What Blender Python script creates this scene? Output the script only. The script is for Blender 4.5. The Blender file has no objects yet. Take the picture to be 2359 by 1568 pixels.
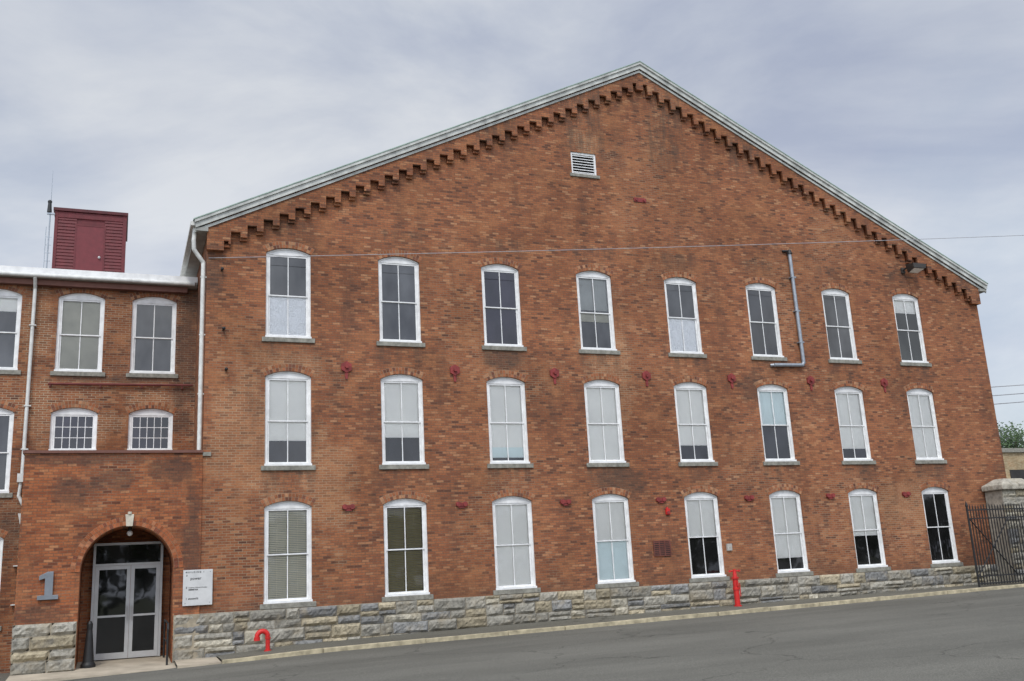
import bpy, bmesh, math, random
from mathutils import Vector, Matrix, noise
rnd=random.Random(7)
scene=bpy.context.scene
COL=scene.collection
FY=26.0
# ---------------------------------------------------------------- helpers
def empty(name,loc=(0,0,0)):
    o=bpy.data.objects.new(name,None); COL.objects.link(o); o.location=loc; return o
class MB:
    def __init__(s): s.v=[];s.f=[];s.m=[];s.c=[]
    def add(s,vs,fs,m=0,c=(1,1,1)):
        b=len(s.v); s.v+= [tuple(p) for p in vs]
        for f in fs: s.f.append([b+i for i in f]); s.m.append(m); s.c.append(c)
    def box(s,x0,x1,y0,y1,z0,z1,m=0,c=(1,1,1)):
        s.add([(x0,y0,z0),(x1,y0,z0),(x1,y1,z0),(x0,y1,z0),(x0,y0,z1),(x1,y0,z1),(x1,y1,z1),(x0,y1,z1)],
              [(0,3,2,1),(4,5,6,7),(0,1,5,4),(1,2,6,5),(2,3,7,6),(3,0,4,7)],m,c)
    def prism(s,pts,y0,y1,m=0,c=(1,1,1)):   # pts (x,z)
        n=len(pts); vs=[(x,y0,z) for x,z in pts]+[(x,y1,z) for x,z in pts]
        fs=[tuple(range(n)),tuple(range(2*n-1,n-1,-1))]
        for i in range(n): j=(i+1)%n; fs.append((i,i+n,j+n,j))
        s.add(vs,fs,m,c)
    def cyl(s,p0,p1,r,n=12,r2=None,m=0,c=(1,1,1)):
        p0=Vector(p0);p1=Vector(p1); r2=r if r2 is None else r2
        d=(p1-p0).normalized(); a=d.orthogonal().normalized(); b=d.cross(a)
        vs=[];
        for p,rr in ((p0,r),(p1,r2)):
            for i in range(n):
                t=2*math.pi*i/n; vs.append(p+a*(rr*math.cos(t))+b*(rr*math.sin(t)))
        fs=[(i,(i+1)%n,(i+1)%n+n,i+n) for i in range(n)]+[tuple(range(n-1,-1,-1)),tuple(range(n,2*n))]
        s.add(vs,fs,m,c)
    def path(s,pts,r,n=12,m=0):
        for a,b in zip(pts[:-1],pts[1:]): s.cyl(a,b,r,n,m=m)
        for p in pts[1:-1]: s.ball(p,r*1.01,m)
    def ball(s,p,r,m=0,k=8,c=(1,1,1)):
        vs=[];fs=[]
        for i in range(k+1):
            th=math.pi*i/k
            for j in range(2*k):
                ph=math.pi*j/k; vs.append((p[0]+r*math.sin(th)*math.cos(ph),p[1]+r*math.sin(th)*math.sin(ph),p[2]+r*math.cos(th)))
        for i in range(k):
            for j in range(2*k):
                j2=(j+1)%(2*k); fs.append((i*2*k+j,(i+1)*2*k+j,(i+1)*2*k+j2,i*2*k+j2))
        s.add(vs,fs,m,c)
    def build(s,name,mats,parent=None,smooth=False,bevel=0,recalc=True):
        me=bpy.data.meshes.new(name); me.from_pydata(s.v,[],s.f)
        for m in mats: me.materials.append(m)
        me.polygons.foreach_set('material_index',s.m)
        at=me.color_attributes.new('col','FLOAT_COLOR','CORNER')
        data=[]
        for p,c in zip(me.polygons,s.c): data+= [c[0],c[1],c[2],1.0]*p.loop_total
        at.data.foreach_set('color',data)
        if recalc:
            bm=bmesh.new(); bm.from_mesh(me); bmesh.ops.recalc_face_normals(bm,faces=bm.faces); bm.to_mesh(me); bm.free()
        o=bpy.data.objects.new(name,me); COL.objects.link(o)
        if parent: o.parent=parent
        if smooth:
            for p in me.polygons: p.use_smooth=True
            me.set_sharp_from_angle(angle=math.radians(40))
        if bevel:
            md=o.modifiers.new('b','BEVEL'); md.width=bevel; md.segments=2; md.limit_method='ANGLE'
        return o
def polywall(name,outer,holes,y0,y1,mat,parent):
    cu=bpy.data.curves.new(name,'CURVE'); cu.dimensions='2D'; cu.fill_mode='BOTH'; cu.extrude=(y1-y0)/2
    for pl in [outer]+holes:
        sp=cu.splines.new('POLY'); sp.points.add(len(pl)-1)
        for i,(x,z) in enumerate(pl): sp.points[i].co=(x,z,0,1)
        sp.use_cyclic_u=True
    t=bpy.data.objects.new('t',cu); COL.objects.link(t)
    dg=bpy.context.evaluated_depsgraph_get(); me=bpy.data.meshes.new_from_object(t.evaluated_get(dg))
    bpy.data.objects.remove(t)
    yc=(y0+y1)/2
    me.transform(Matrix(((1,0,0,0),(0,0,-1,yc),(0,1,0,0),(0,0,0,1))))
    me.materials.clear(); me.materials.append(mat); me.name=name
    bm=bmesh.new(); bm.from_mesh(me); bmesh.ops.remove_doubles(bm,verts=bm.verts,dist=1e-5); bmesh.ops.recalc_face_normals(bm,faces=bm.faces); bm.to_mesh(me); bm.free()
    o=bpy.data.objects.new(name,me); COL.objects.link(o); o.parent=parent
    return o
def arcpts(x,zt,w,rise,n=14,grow=0.0):
    R=(w*w/4+rise*rise)/(2*rise); cz=zt-R; a=math.asin(w/2/R)
    return [(x+(R+grow)*math.sin(-a+2*a*i/n),cz+(R+grow)*math.cos(-a+2*a*i/n)) for i in range(n+1)]
# ---------------------------------------------------------------- materials
class NT:
    def __init__(s,name):
        s.mat=bpy.data.materials.new(name); s.mat.use_nodes=True; s.t=s.mat.node_tree; s.t.nodes.clear()
        s.out=s.n('ShaderNodeOutputMaterial'); s.b=s.n('ShaderNodeBsdfPrincipled'); s.l(s.b.outputs[0],s.out.inputs[0])
    def n(s,t,**k):
        nd=s.t.nodes.new(t)
        for a,b in k.items(): setattr(nd,a,b)
        return nd
    def l(s,a,b): s.t.links.new(a,b)
    def coord(s):
        return s.n('ShaderNodeTexCoord').outputs['Object']
    def noise(s,vec,scale,detail=4,rough=.55,dist=0):
        n=s.n('ShaderNodeTexNoise'); n.inputs['Scale'].default_value=scale; n.inputs['Detail'].default_value=detail; n.inputs['Roughness'].default_value=rough; n.inputs['Distortion'].default_value=dist
        s.l(vec,n.inputs['Vector']); return n.outputs['Fac']
    def ramp(s,fac,els):
        r=s.n('ShaderNodeValToRGB'); cr=r.color_ramp
        while len(cr.elements)<len(els): cr.elements.new(.5)
        for e,(p,c) in zip(cr.elements,els):
            e.position=p; e.color=(c,c,c,1) if isinstance(c,(int,float)) else (*c,1)
        s.l(fac,r.inputs[0]); return r.outputs[0]
    def mix(s,fac,a,b,blend='MIX'):
        m=s.n('ShaderNodeMix',data_type='RGBA',blend_type=blend)
        for sock,val in ((m.inputs[0],fac),(m.inputs[6],a),(m.inputs[7],b)):
            if isinstance(val,(int,float)): sock.default_value=val
            elif isinstance(val,tuple): sock.default_value=(*val,1)
            else: s.l(val,sock)
        return m.outputs[2]
    def mapping(s,vec,scale):
        m=s.n('ShaderNodeMapping'); m.inputs['Scale'].default_value=scale; s.l(vec,m.inputs[0]); return m.outputs[0]
    def math(s,op,a,b):
        m=s.n('ShaderNodeMath',operation=op)
        for sock,val in ((m.inputs[0],a),(m.inputs[1],b)):
            if isinstance(val,(int,float)): sock.default_value=val
            else: s.l(val,sock)
        return m.outputs[0]
    def zones(s,co,els,soft=.9):
        # weathering and tone zones on the wall: ellipses in X,Z with ragged edges -> 0..1
        nz=s.noise(co,1.6,5,.65); out=None
        for (x,z,rx,rz) in els:
            a=s.n('ShaderNodeVectorMath',operation='SUBTRACT'); s.l(co,a.inputs[0]); a.inputs[1].default_value=(x,0,z)
            b=s.n('ShaderNodeVectorMath',operation='MULTIPLY'); s.l(a.outputs[0],b.inputs[0]); b.inputs[1].default_value=(1/rx,0,1/rz)
            c=s.n('ShaderNodeVectorMath',operation='LENGTH'); s.l(b.outputs[0],c.inputs[0])
            d=s.math('ADD',c.outputs['Value'],s.math('MULTIPLY',s.math('SUBTRACT',nz,.5),2.2))
            e=s.ramp(d,[(.55,soft),(.98,0.0)])
            out=e if out is None else s.math('MAXIMUM',out,e)
        return out
    def bump(s,h,strength=.3,dist=.01):
        b=s.n('ShaderNodeBump'); b.inputs['Strength'].default_value=strength; b.inputs['Distance'].default_value=dist
        s.l(h,b.inputs['Height']); s.l(b.outputs[0],s.b.inputs['Normal'])
def simple(name,c,rough=.6,metal=0,var=.15,scale=6,bump=0,spec=.4):
    m=NT(name); co=m.coord(); f=m.noise(co,scale,6)
    k=m.ramp(f,[(.3,1-var),(.7,1+var*.6)])
    m.l(m.mix(1.0,c,k,'MULTIPLY'),m.b.inputs['Base Color'])
    m.b.inputs['Roughness'].default_value=rough; m.b.inputs['Metallic'].default_value=metal; m.b.inputs['Specular IOR Level'].default_value=spec
    if bump: m.bump(m.noise(co,scale*8,5),bump,.01)
    return m.mat
def brick(name,pal,mort_d,mort_l,lo=.5,hi=.62,tone=1.0,seed=0.0,bw=.205,bh=.067,pale=(),dark_zones=(),sills=False):
    m=NT(name); co=m.coord()
    sp=m.n('ShaderNodeSeparateXYZ'); m.l(co,sp.inputs[0])
    ad=m.n('ShaderNodeMath',operation='ADD'); m.l(sp.outputs[0],ad.inputs[0]); m.l(sp.outputs[1],ad.inputs[1])
    cb=m.n('ShaderNodeCombineXYZ'); m.l(ad.outputs[0],cb.inputs[0]); m.l(sp.outputs[2],cb.inputs[1])
    wob=m.n('ShaderNodeTexNoise'); wob.inputs['Scale'].default_value=1.3; wob.inputs['Detail'].default_value=3; m.l(co,wob.inputs['Vector'])
    vm=m.n('ShaderNodeVectorMath',operation='MULTIPLY_ADD'); m.l(wob.outputs['Color'],vm.inputs[0]); vm.inputs[1].default_value=(.04,.03,0); m.l(cb.outputs[0],vm.inputs[2])
    b=m.n('ShaderNodeTexBrick'); b.offset=.5; b.squash=1
    b.inputs['Color1'].default_value=(0,0,0,1); b.inputs['Color2'].default_value=(1,1,1,1); b.inputs['Mortar'].default_value=(.5,.5,.5,1)
    b.inputs['Scale'].default_value=1; b.inputs['Mortar Size'].default_value=.0078; b.inputs['Mortar Smooth'].default_value=.15; b.inputs['Bias'].default_value=0
    b.inputs['Brick Width'].default_value=bw; b.inputs['Row Height'].default_value=bh
    m.l(vm.outputs[0],b.inputs['Vector'])
    bc=m.ramp(b.outputs['Color'],pal)
    off=m.n('ShaderNodeVectorMath',operation='ADD'); off.inputs[1].default_value=(seed,seed*2,seed*.7); m.l(co,off.inputs[0]); co2=off.outputs[0]
    big=m.ramp(m.noise(co2,.22,6,.6,.4),[(lo,0.0),(hi,.75)])
    if pale: 
        pz=m.zones(co,pale); big=m.math('MAXIMUM',big,pz)
        bc=m.mix(m.math('MULTIPLY',pz,.35),bc,(.40,.20,.10))
    mc=m.mix(big,mort_d,mort_l)
    c=m.mix(b.outputs['Fac'],bc,mc)
    c=m.mix(1.0,c,m.ramp(m.noise(co2,.38,7,.66),[(.30,.66*tone),(.5,.95*tone),(.70,1.20*tone)]),'MULTIPLY')
    st=m.noise(m.mapping(co2,(1.3,1.3,.3)),1.0,7,.7)
    c=m.mix(m.ramp(st,[(.52,0.0),(.72,.62)]),c,(.10,.054,.038))
    hue=m.noise(co2,1.4,6,.68)
    c=m.mix(m.ramp(hue,[(.50,0.0),(.68,.38)]),c,(.40,.18,.080))
    if dark_zones: c=m.mix(m.math('MULTIPLY',m.zones(co,dark_zones),.6),c,(.07,.048,.038))  # sooty patches and other darker zones mixed into the brick colour
    if sills:
        # run-off staining under the sill ends and along the plinth
        fx=m.math('ABSOLUTE',m.math('SUBTRACT',m.math('MODULO',m.math('ADD',sp.outputs[0],-4.136+1.5795+31.59),3.159),1.5795),0)
        mx_=m.ramp(fx,[(.62,1.0),(.86,0.0)])
        dz=m.math('MODULO',m.math('SUBTRACT',6.46+6.99,sp.outputs[2]),3.495)
        mz_=m.ramp(dz,[(.0,1.0),(.75,0.0)])
        nn=m.ramp(m.noise(m.mapping(co,(5,5,.9)),1.0,5,.65),[(.40,0.0),(.62,1.0)])
        c=m.mix(m.math('MULTIPLY',m.math('MULTIPLY',mx_,mz_),m.math('MULTIPLY',nn,.62)),c,(.085,.06,.045))
        base=m.ramp(m.math('ADD',m.math('MULTIPLY',m.math('ADD',sp.outputs[2],.55),.9),m.math('MULTIPLY',m.noise(co,1.2,6,.7),.9)),[(.30,.55),(.95,0.0)])
        c=m.mix(base,c,(.12,.065,.042))
    c=m.mix(1.0,c,m.ramp(m.noise(co,22,3,.6),[(.3,.84),(.7,1.14)]),'MULTIPLY')
    m.l(c,m.b.inputs['Base Color']); m.b.inputs['Roughness'].default_value=.9; m.b.inputs['Specular IOR Level'].default_value=.2
    inv=m.n('ShaderNodeMath',operation='MULTIPLY_ADD'); m.l(b.outputs['Fac'],inv.inputs[0]); inv.inputs[1].default_value=-1; m.l(m.noise(co,40,3),inv.inputs[2])
    m.bump(inv.outputs[0],.5,.006)
    return m.mat
PAL=[(0.0,(.115,.052,.034)),(.14,(.210,.080,.042)),(.5,(.285,.103,.048)),(.88,(.340,.136,.062)),(1.0,(.41,.205,.105))]
PALP=[(0.0,(.13,.048,.028)),(.14,(.24,.077,.036)),(.5,(.325,.105,.043)),(.88,(.38,.137,.057)),(1.0,(.43,.195,.09))]
M_brick=brick('brick_red',PAL,(.175,.102,.065),(.37,.27,.17),.50,.66,sills=True,pale=[(3.2,3.9,1.5,2.3),(5.1,2.6,.9,2.0),(13.6,13.6,.6,.55),(13.9,6.1,1.0,2.6),(4.1,5.9,1.3,.5),(25,1.6,1.6,1.0)],dark_zones=[(13.9,2.5,1.1,.7),(10.4,6.2,.7,.45),(19.2,5.4,.7,.8),(2.1,8.3,.4,.8)])
M_brickP=brick('brick_porch',PALP,(.19,.10,.06),(.36,.26,.17),.56,.70,1.0,13,dark_zones=[(-1.15,2.55,.5,.45),(-.05,2.75,.6,.35),(1.4,3.0,.7,.4),(1.75,1.0,.25,2.2),(-1.0,3.3,1.6,.18),(-1.6,-.4,.7,.3)])  # soot spots above the arch, darker strips below coping and at right edge
M_brickW=brick('brick_wing',PAL,(.19,.11,.07),(.48,.39,.27),.46,.60,.88,31,pale=[(-2.3,7.6,.5,1.5),(-2.2,5.2,.5,1.2),(.7,5.45,.9,.35),(-1.1,4.7,1.5,.5)],dark_zones=[(1.7,6.8,.45,2.6),(-.2,6.05,2.0,.12),(-2.9,1.8,.8,1.0)])  # wing wall darkened towards its inner corner, plus two smaller dark zones
M_brickY=brick('brick_tan',[(0.0,(.35,.25,.13)),(.5,(.45,.34,.19)),(1.0,(.52,.42,.26))],(.3,.25,.18),(.4,.35,.25))
M_white=simple('white_paint',(.78,.78,.76),.5,0,.16,5)
M_fascia=simple('weathered_fascia',(.50,.51,.47),.7,0,.38,3)
M_soffit=simple('soffit',(.32,.32,.29),.8,0,.25,3)
M_copper=simple('copper_edge',(.28,.38,.31),.7,0,.3,4)
M_granite=simple('granite_sill',(.25,.24,.20),.85,0,.4,9,.3)
M_anchor=simple('anchor_red',(.235,.036,.032),.65,0,.4,9)
M_pipered=simple('pipe_dark_red',(.14,.032,.026),.7,0,.3,5)
M_grille=simple('grille_brown',(.15,.05,.036),.7,0,.3,5)
M_redpaint=simple('hydrant_red',(.56,.022,.018),.4,0,.2,9)
M_shed=simple('shed_red',(.115,.016,.019),.6,0,.25,5)
M_sheddk=simple('shed_trim',(.075,.011,.013),.6,0,.25,5)
M_galv=simple('galvanised',(.33,.36,.39),.45,.5,.2,8)
M_pipew=simple('pipe_white',(.62,.62,.58),.5,0,.2,6)
M_black=simple('black_iron',(.018,.018,.018),.5,0,.2,8)
M_alu=simple('door_aluminium',(.48,.48,.47),.4,.3,.08,5)
M_signm=simple('sign_metal',(.60,.60,.58),.45,.2,.1,5)
M_num=simple('number_metal',(.23,.25,.27),.4,.5,.15,5)
M_ink=simple('sign_ink',(.03,.03,.03),.6)
M_dark=simple('interior_dark',(.035,.033,.032),.9,0,.5,.8)
M_blind=simple('roller_blind',(.95,.93,.87),.8,0,.05,1.5)
M_blindb=simple('blind_bluish',(.82,.91,.89),.8,0,.06,1.5)
M_grey=simple('grey_blind',(.46,.47,.45),.8,0,.12,2)
M_beige=simple('beige_curtain',(.48,.46,.38),.8,0,.15,2)
M_slat=simple('venetian_cream',(.86,.82,.68),.6,0,.06,3)
M_olive=simple('venetian_olive',(.42,.36,.20),.6,0,.08,3)
M_key=simple('keystone',(.55,.50,.40),.8,0,.2,6)
M_conc=simple('concrete',(.42,.36,.27),.9,0,.25,2,.2)
M_cable=simple('cable_grey',(.35,.35,.36),.6)
M_mortar=simple('arch_mortar',(.32,.23,.15),.9)
M_coping=simple('coping_brown',(.16,.07,.05),.7)
def paper():
    m=NT('crumpled_paper'); co=m.coord(); m.b.inputs['Base Color'].default_value=(.95,.95,.95,1); m.b.inputs['Roughness'].default_value=.8
    m.bump(m.noise(co,4,5,.6,.8),.9,.08); return m.mat
M_paper=paper()
def attrmat(name,rough=.9,var=.25,scale=12,bump=.6,bd=.02):
    m=NT(name); co=m.coord(); a=m.n('ShaderNodeAttribute',attribute_name='col')
    c=m.mix(1.0,a.outputs['Color'],m.ramp(m.noise(co,scale,6,.65),[(.28,1-var*1.6),(.5,1),(.72,1+var)]),'MULTIPLY')
    if 'stone' in name:
        c=m.mix(m.ramp(m.noise(co,2.5,5,.6),[(.50,0.0),(.70,.6)]),c,(.29,.24,.16))
        c=m.mix(m.ramp(m.noise(co,3.7,6,.7),[(.52,0.0),(.70,.7)]),c,(.115,.11,.098))
    m.l(c,m.b.inputs['Base Color']); m.b.inputs['Roughness'].default_value=rough; m.b.inputs['Specular IOR Level'].default_value=.2
    if bump: m.bump(m.noise(co,scale*1.2,8,.65),bump,bd)
    return m.mat
M_stone=attrmat('rough_stone',.9,.28,12,.8,.03)
M_archb=attrmat('arch_brick',.9,.2,25,.3,.005)
def leafmat():
    m=NT('foliage'); a=m.n('ShaderNodeAttribute',attribute_name='col'); m.l(a.outputs['Color'],m.b.inputs['Base Color']); m.b.inputs['Roughness'].default_value=.7; return m.mat
M_leaf=leafmat()
M_bark=simple('bark',(.10,.08,.06),.9,0,.3,8)
def glass():
    m=NT('window_glass'); m.t.nodes.remove(m.b)
    tr=m.n('ShaderNodeBsdfTransparent'); tr.inputs[0].default_value=(.99,.995,.99,1)
    gl=m.n('ShaderNodeBsdfGlossy'); gl.inputs['Roughness'].default_value=.02; gl.inputs[0].default_value=(.95,.97,1,1)
    fr=m.n('ShaderNodeFresnel'); fr.inputs[0].default_value=1.45
    mx=m.n('ShaderNodeMixShader'); m.l(fr.outputs[0],mx.inputs[0]); m.l(tr.outputs[0],mx.inputs[1]); m.l(gl.outputs[0],mx.inputs[2]); m.l(mx.outputs[0],m.out.inputs[0])
    return m.mat
M_glass=glass()
def dglass():
    m=NT('dark_glass'); co=m.coord(); a=m.n('ShaderNodeAttribute',attribute_name='col')
    c=m.mix(1.0,a.outputs['Color'],m.ramp(m.noise(m.mapping(co,(1,1,.5)),1.3,3,.5),[(.35,.45),(.65,1.5)]),'MULTIPLY')
    m.l(c,m.b.inputs['Base Color']); m.b.inputs['Roughness'].default_value=.03; m.b.inputs['IOR'].default_value=1.55; m.b.inputs['Specular IOR Level'].default_value=.62
    m.bump(m.noise(co,1.2,2,.4),.22,.02); return m.mat
M_dglass=dglass()
def asphalt(name,c,patch=1):
    m=NT(name); co=m.coord()
    k=m.mix(1.0,c,m.ramp(m.noise(co,45,4,.8),[(.3,.45),(.5,1.0),(.7,1.65)]),'MULTIPLY')
    k=m.mix(1.0,k,m.ramp(m.noise(m.mapping(co,(.35,1.2,1)),.5,6,.6),[(.3,.78),(.7,1.17)]),'MULTIPLY')
    v=m.n('ShaderNodeTexVoronoi',feature='DISTANCE_TO_EDGE'); v.inputs['Scale'].default_value=.22
    wn=m.n('ShaderNodeTexNoise'); wn.inputs['Scale'].default_value=1.2; wn.inputs['Detail'].default_value=6; m.l(co,wn.inputs['Vector'])
    va=m.n('ShaderNodeVectorMath',operation='MULTIPLY_ADD'); m.l(wn.outputs['Color'],va.inputs[0]); va.inputs[1].default_value=(1.6,1.6,0); m.l(co,va.inputs[2]); m.l(va.outputs[0],v.inputs['Vector'])
    cr=m.ramp(v.outputs['Distance'],[(0.0,.45),(.008,1.0)])
    k=m.mix(m.ramp(m.noise(co,.15,2),[(.44,0.0),(.50,.9)]),k,m.mix(1.0,k,cr,'MULTIPLY'))
    m.l(k,m.b.inputs['Base Color']); m.b.inputs['Roughness'].default_value=.9; m.b.inputs['Specular IOR Level'].default_value=.2
    m.bump(m.noise(co,90,3,.7),.5,.006); return m.mat
M_asph=asphalt('asphalt',(.128,.124,.104))
M_walk=asphalt('sidewalk_asphalt',(.125,.118,.094))
M_kerb=simple('kerb_granite',(.44,.38,.25),.85,0,.5,4,.3)
M_grass=simple('dry_ground',(.10,.11,.05),.95,0,.4,1.5,.3)
# ---------------------------------------------------------------- building
B=empty('brick_mill_building',(0,0,0))
XL,XR,XM=1.97,29.70,15.83
zr=lambda x:16.65-.489*abs(x-XM)
COLX=[4.136+3.159*i for i in range(8)]
ROWS=[(6.591,9.168),(3.108,5.666),(-.40,2.183)]
W=1.225; RISE=.15
white=MB(); glassb=MB(); sill=MB(); archb=MB()
BM=[M_blind,M_blindb,M_grey,M_beige,M_paper,M_slat,M_olive]
def wedge_arch(x,zt,w,rise,yf,rings=2,rh=.1,bwid=.066):
    mb=archb
    R=(w*w/4+rise*rise)/(2*rise); cz=zt-R; a=math.asin(min(1,w/2/R))
    a2=a*1.03
    n=16; pts=[(x+(R+.002)*math.sin(-a2+2*a2*i/n),cz+(R+.002)*math.cos(-a2+2*a2*i/n)) for i in range(n+1)]
    pts+=[(x+(R+rings*rh)*math.sin(a2-2*a2*i/n),cz+(R+rings*rh)*math.cos(a2-2*a2*i/n)) for i in range(n+1)]
    for i in range(n):
        p=[pts[i],pts[i+1],pts[2*n-i],pts[2*n+1-i]]
        mb.prism(p,yf-.004,yf+.01,1)
    for r in range(rings):
        r0=R+r*rh+.005; r1=R+(r+1)*rh-.006; k=int(2*a2*R/(bwid+.012)); da=2*a2/k; g=.006/R
        for i in range(k):
            t0=-a2+da*i+g; t1=-a2+da*(i+1)-g
            q=rnd.random(); s=rnd.uniform(.72,1.15)
            c=(.31*s,.118*s,.056*s) if q<.55 else ((.38*s,.19*s,.10*s) if q<.82 else (.18*s,.075*s,.048*s))
            mb.prism([(x+r0*math.sin(t0),cz+r0*math.cos(t0)),(x+r0*math.sin(t1),cz+r0*math.cos(t1)),(x+r1*math.sin(t1),cz+r1*math.cos(t1)),(x+r1*math.sin(t0),cz+r1*math.cos(t0))],yf-.010,yf,0,c)
def window(x,zb,zt,w,rise,yf,blinds=(),vm=1,hm=0,single=False,dark=(.035,.037,.040)):
    cas=.075; y0=yf+.07; y1=yf+.145
    ih=zt-rise-.045
    xl,xr=x-w/2,x+w/2
    e=.002
    white.box(xl-e,xl+cas,y0,y1,zb+.05,ih); white.box(xr-cas,xr+e,y0,y1,zb+.05,ih)
    ap=arcpts(x,zt+e,w+2*e,rise,12)
    white.prism([(xl-e,ih),(xr+e,ih)]+[p for p in reversed(ap)],y0,y1)
    white.box(xl-e,xl+.03,y0-.02,y0,zb+.05,zt-rise); white.box(xr-.03,xr+e,y0-.02,y0,zb+.05,zt-rise)
    n=10; ai=arcpts(x,zt-.035,w-.06,rise-.005,n); ao=arcpts(x,zt+e,w+2*e,rise,n)
    for i in range(n): white.prism([ai[i],ai[i+1],ao[i+1],ao[i]],y0-.02,y0)
    white.prism([(xl-.01,zb-.0),(xr+.01,zb),(xr+.01,zb+.055),(xl-.01,zb+.055)],yf-.01,y1)
    sx0,sx1=xl+cas,xr-cas; zm=(zb+.055+ih)/2
    H=ih-zb-.05
    cover=[(ih-H*fb-.02,ih-H*ft+.02) for k,ft,fb in blinds]
    st=.045; fr=[(zm-.02,ih,y0+.015,y0+.045),(zb+.055,zm+.02,y0+.045,y0+.075)]
    if single: fr=[(zb+.055,ih,y0+.015,y0+.045)]
    for (a,b,ya,yb) in fr:
        bt=.075 if (b<ih) else .045
        white.box(sx0,sx0+st,ya,yb,a,b); white.box(sx1-st,sx1,ya,yb,a,b)
        white.box(sx0+st,sx1-st,ya,yb,a,a+bt*.7); white.box(sx0+st,sx1-st,ya,yb,b-.045,b)
        gx0,gx1=sx0+st,sx1-st; gz0,gz1=a+bt*.7,b-.045
        cols=[gx0]
        for i in range(vm):
            t=gx0+(gx1-gx0)*(i+1)/(vm+1); h=.012 if vm<2 else .009
            white.box(t-h,t+h,ya+.004,yb-.004,gz0,gz1); cols.append(t)
        cols.append(gx1)
        for i in range(hm):
            t=gz0+(gz1-gz0)*(i+1)/(hm+1); white.box(gx0,gx1,ya+.007,yb-.007,t-.009,t+.009)
        ym=(ya+yb)/2
        zs=sorted({gz0,gz1}|{z for c in cover for z in c if gz0<z<gz1})
        for c0,c1 in zip(cols[:-1],cols[1:]):
            tx=rnd.uniform(-.003,.003); tz=rnd.uniform(-.004,.004)   # old glass never sits quite flat
            yy=lambda X,Z: ym+tx*((X-c0)/(c1-c0)-.5)+tz*((Z-gz0)/(gz1-gz0)-.5)
            for z0,z1 in zip(zs[:-1],zs[1:]):
                zc=(z0+z1)/2; cl=any(p<zc<q for p,q in cover)
                v=rnd.uniform(.8,1.2)
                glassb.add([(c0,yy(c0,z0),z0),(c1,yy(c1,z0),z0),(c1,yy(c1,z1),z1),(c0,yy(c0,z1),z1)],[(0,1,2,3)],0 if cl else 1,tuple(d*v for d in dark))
    sill.box(x-w/2-.10,x+w/2+.10,yf-.05,yf+.14,zb-.13,zb-.002)
    for (k,ft,fb) in blinds:
        zt_=ih-H*ft; zb_=ih-H*fb; yb=y0+.085
        if k in (5,6):
            z=zt_
            while z>zb_+.02:
                tilt=.022 if k==5 else .014
                inter_b.add([(sx0+.02,yb-.005,z-tilt),(sx1-.02,yb-.005,z-tilt),(sx1-.02,yb+.035,z+tilt*.6),(sx0+.02,yb+.035,z+tilt*.6)],[(0,1,2,3)],k); z-=.046
            for t in (.25,.75): inter_b.box(sx0+(sx1-sx0)*t-.004,sx0+(sx1-sx0)*t+.004,yb-.009,yb-.006,zb_,zt_,k)
            inter_b.box(sx0,sx1,yb+.08,yb+.09,zb_,zt_,3 if k==6 else 2)
        else:
            inter_b.box(sx0-.02,sx1+.02,yb,yb+.006,zb_,zt_,k)
            if fb<1 and k<2: inter_b.box(sx0-.02,sx1+.02,yb-.004,yb+.012,zb_-.018,zb_,k)
inter_b=MB()
CFG={0:[[(4,.50,1)],[],[],[(2,0,.46),(3,.5,.62)],[(4,.50,1)],[],[],[(0,0,.22),]],
     1:[[(0,0,.72)],[(0,0,.68)],[(0,0,.80),(1,.80,.93)],[(0,0,1)],[(0,0,.78)],[(1,0,.5)],[(0,0,.83)],[(0,0,1)]],
     2:[[(5,0,1)],[(6,0,1)],[(0,0,1)],[(0,0,.50),(1,.50,1)],[(0,0,.50)],[(0,0,.82)],[(0,0,.57)],[]]}
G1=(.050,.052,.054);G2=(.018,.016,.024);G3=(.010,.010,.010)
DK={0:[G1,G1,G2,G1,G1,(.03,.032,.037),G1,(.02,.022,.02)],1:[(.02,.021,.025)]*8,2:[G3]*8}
holes=[]
for r,(zb,zt) in enumerate(ROWS):
    for i,x in enumerate(COLX):
        window(x,zb,zt,W,RISE,FY,CFG[r][i],dark=DK[r][i]); wedge_arch(x,zt,W,RISE,FY)
        holes.append([(x-W/2,zb-.0),(x+W/2,zb)]+list(reversed(arcpts(x,zt,W,RISE,14))))
VX0,VX1,VZ0,VZ1=13.12,14.02,12.42,13.18
holes.append([(VX0,VZ0),(VX1,VZ0),(VX1,VZ1),(VX0,VZ1)])
polywall('front_wall',[(XL,-2.4),(XR,-2.4),(XR,zr(XR)-.12),(XM,zr(XM)-.12),(XL,zr(XL)-.12)],holes,FY,FY+.35,M_brick,B)
mb=MB(); mb.box(XL,XL+.34,FY+.35,66,-2.4,zr(XL)-.12); mb.box(XR-.34,XR,FY+.35,66,-2.4,zr(XR)-.12); mb.prism([(XL+.34,-2.4),(XR-.34,-2.4),(XR-.34,9.6),(XM,16.3),(XL+.34,9.6)],65.6,66); mb.build('side_walls',[M_brick],B)
mb=MB(); mb.box(XL+.36,XR-.36,FY+1.3,FY+1.35,-1.9,9.5)
for z in (-1.2,2.45,5.95,9.35): mb.box(XL+.36,XR-.36,FY+.36,FY+1.3,z,z+.1)
mb.build('interior',[M_dark],B)
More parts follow.
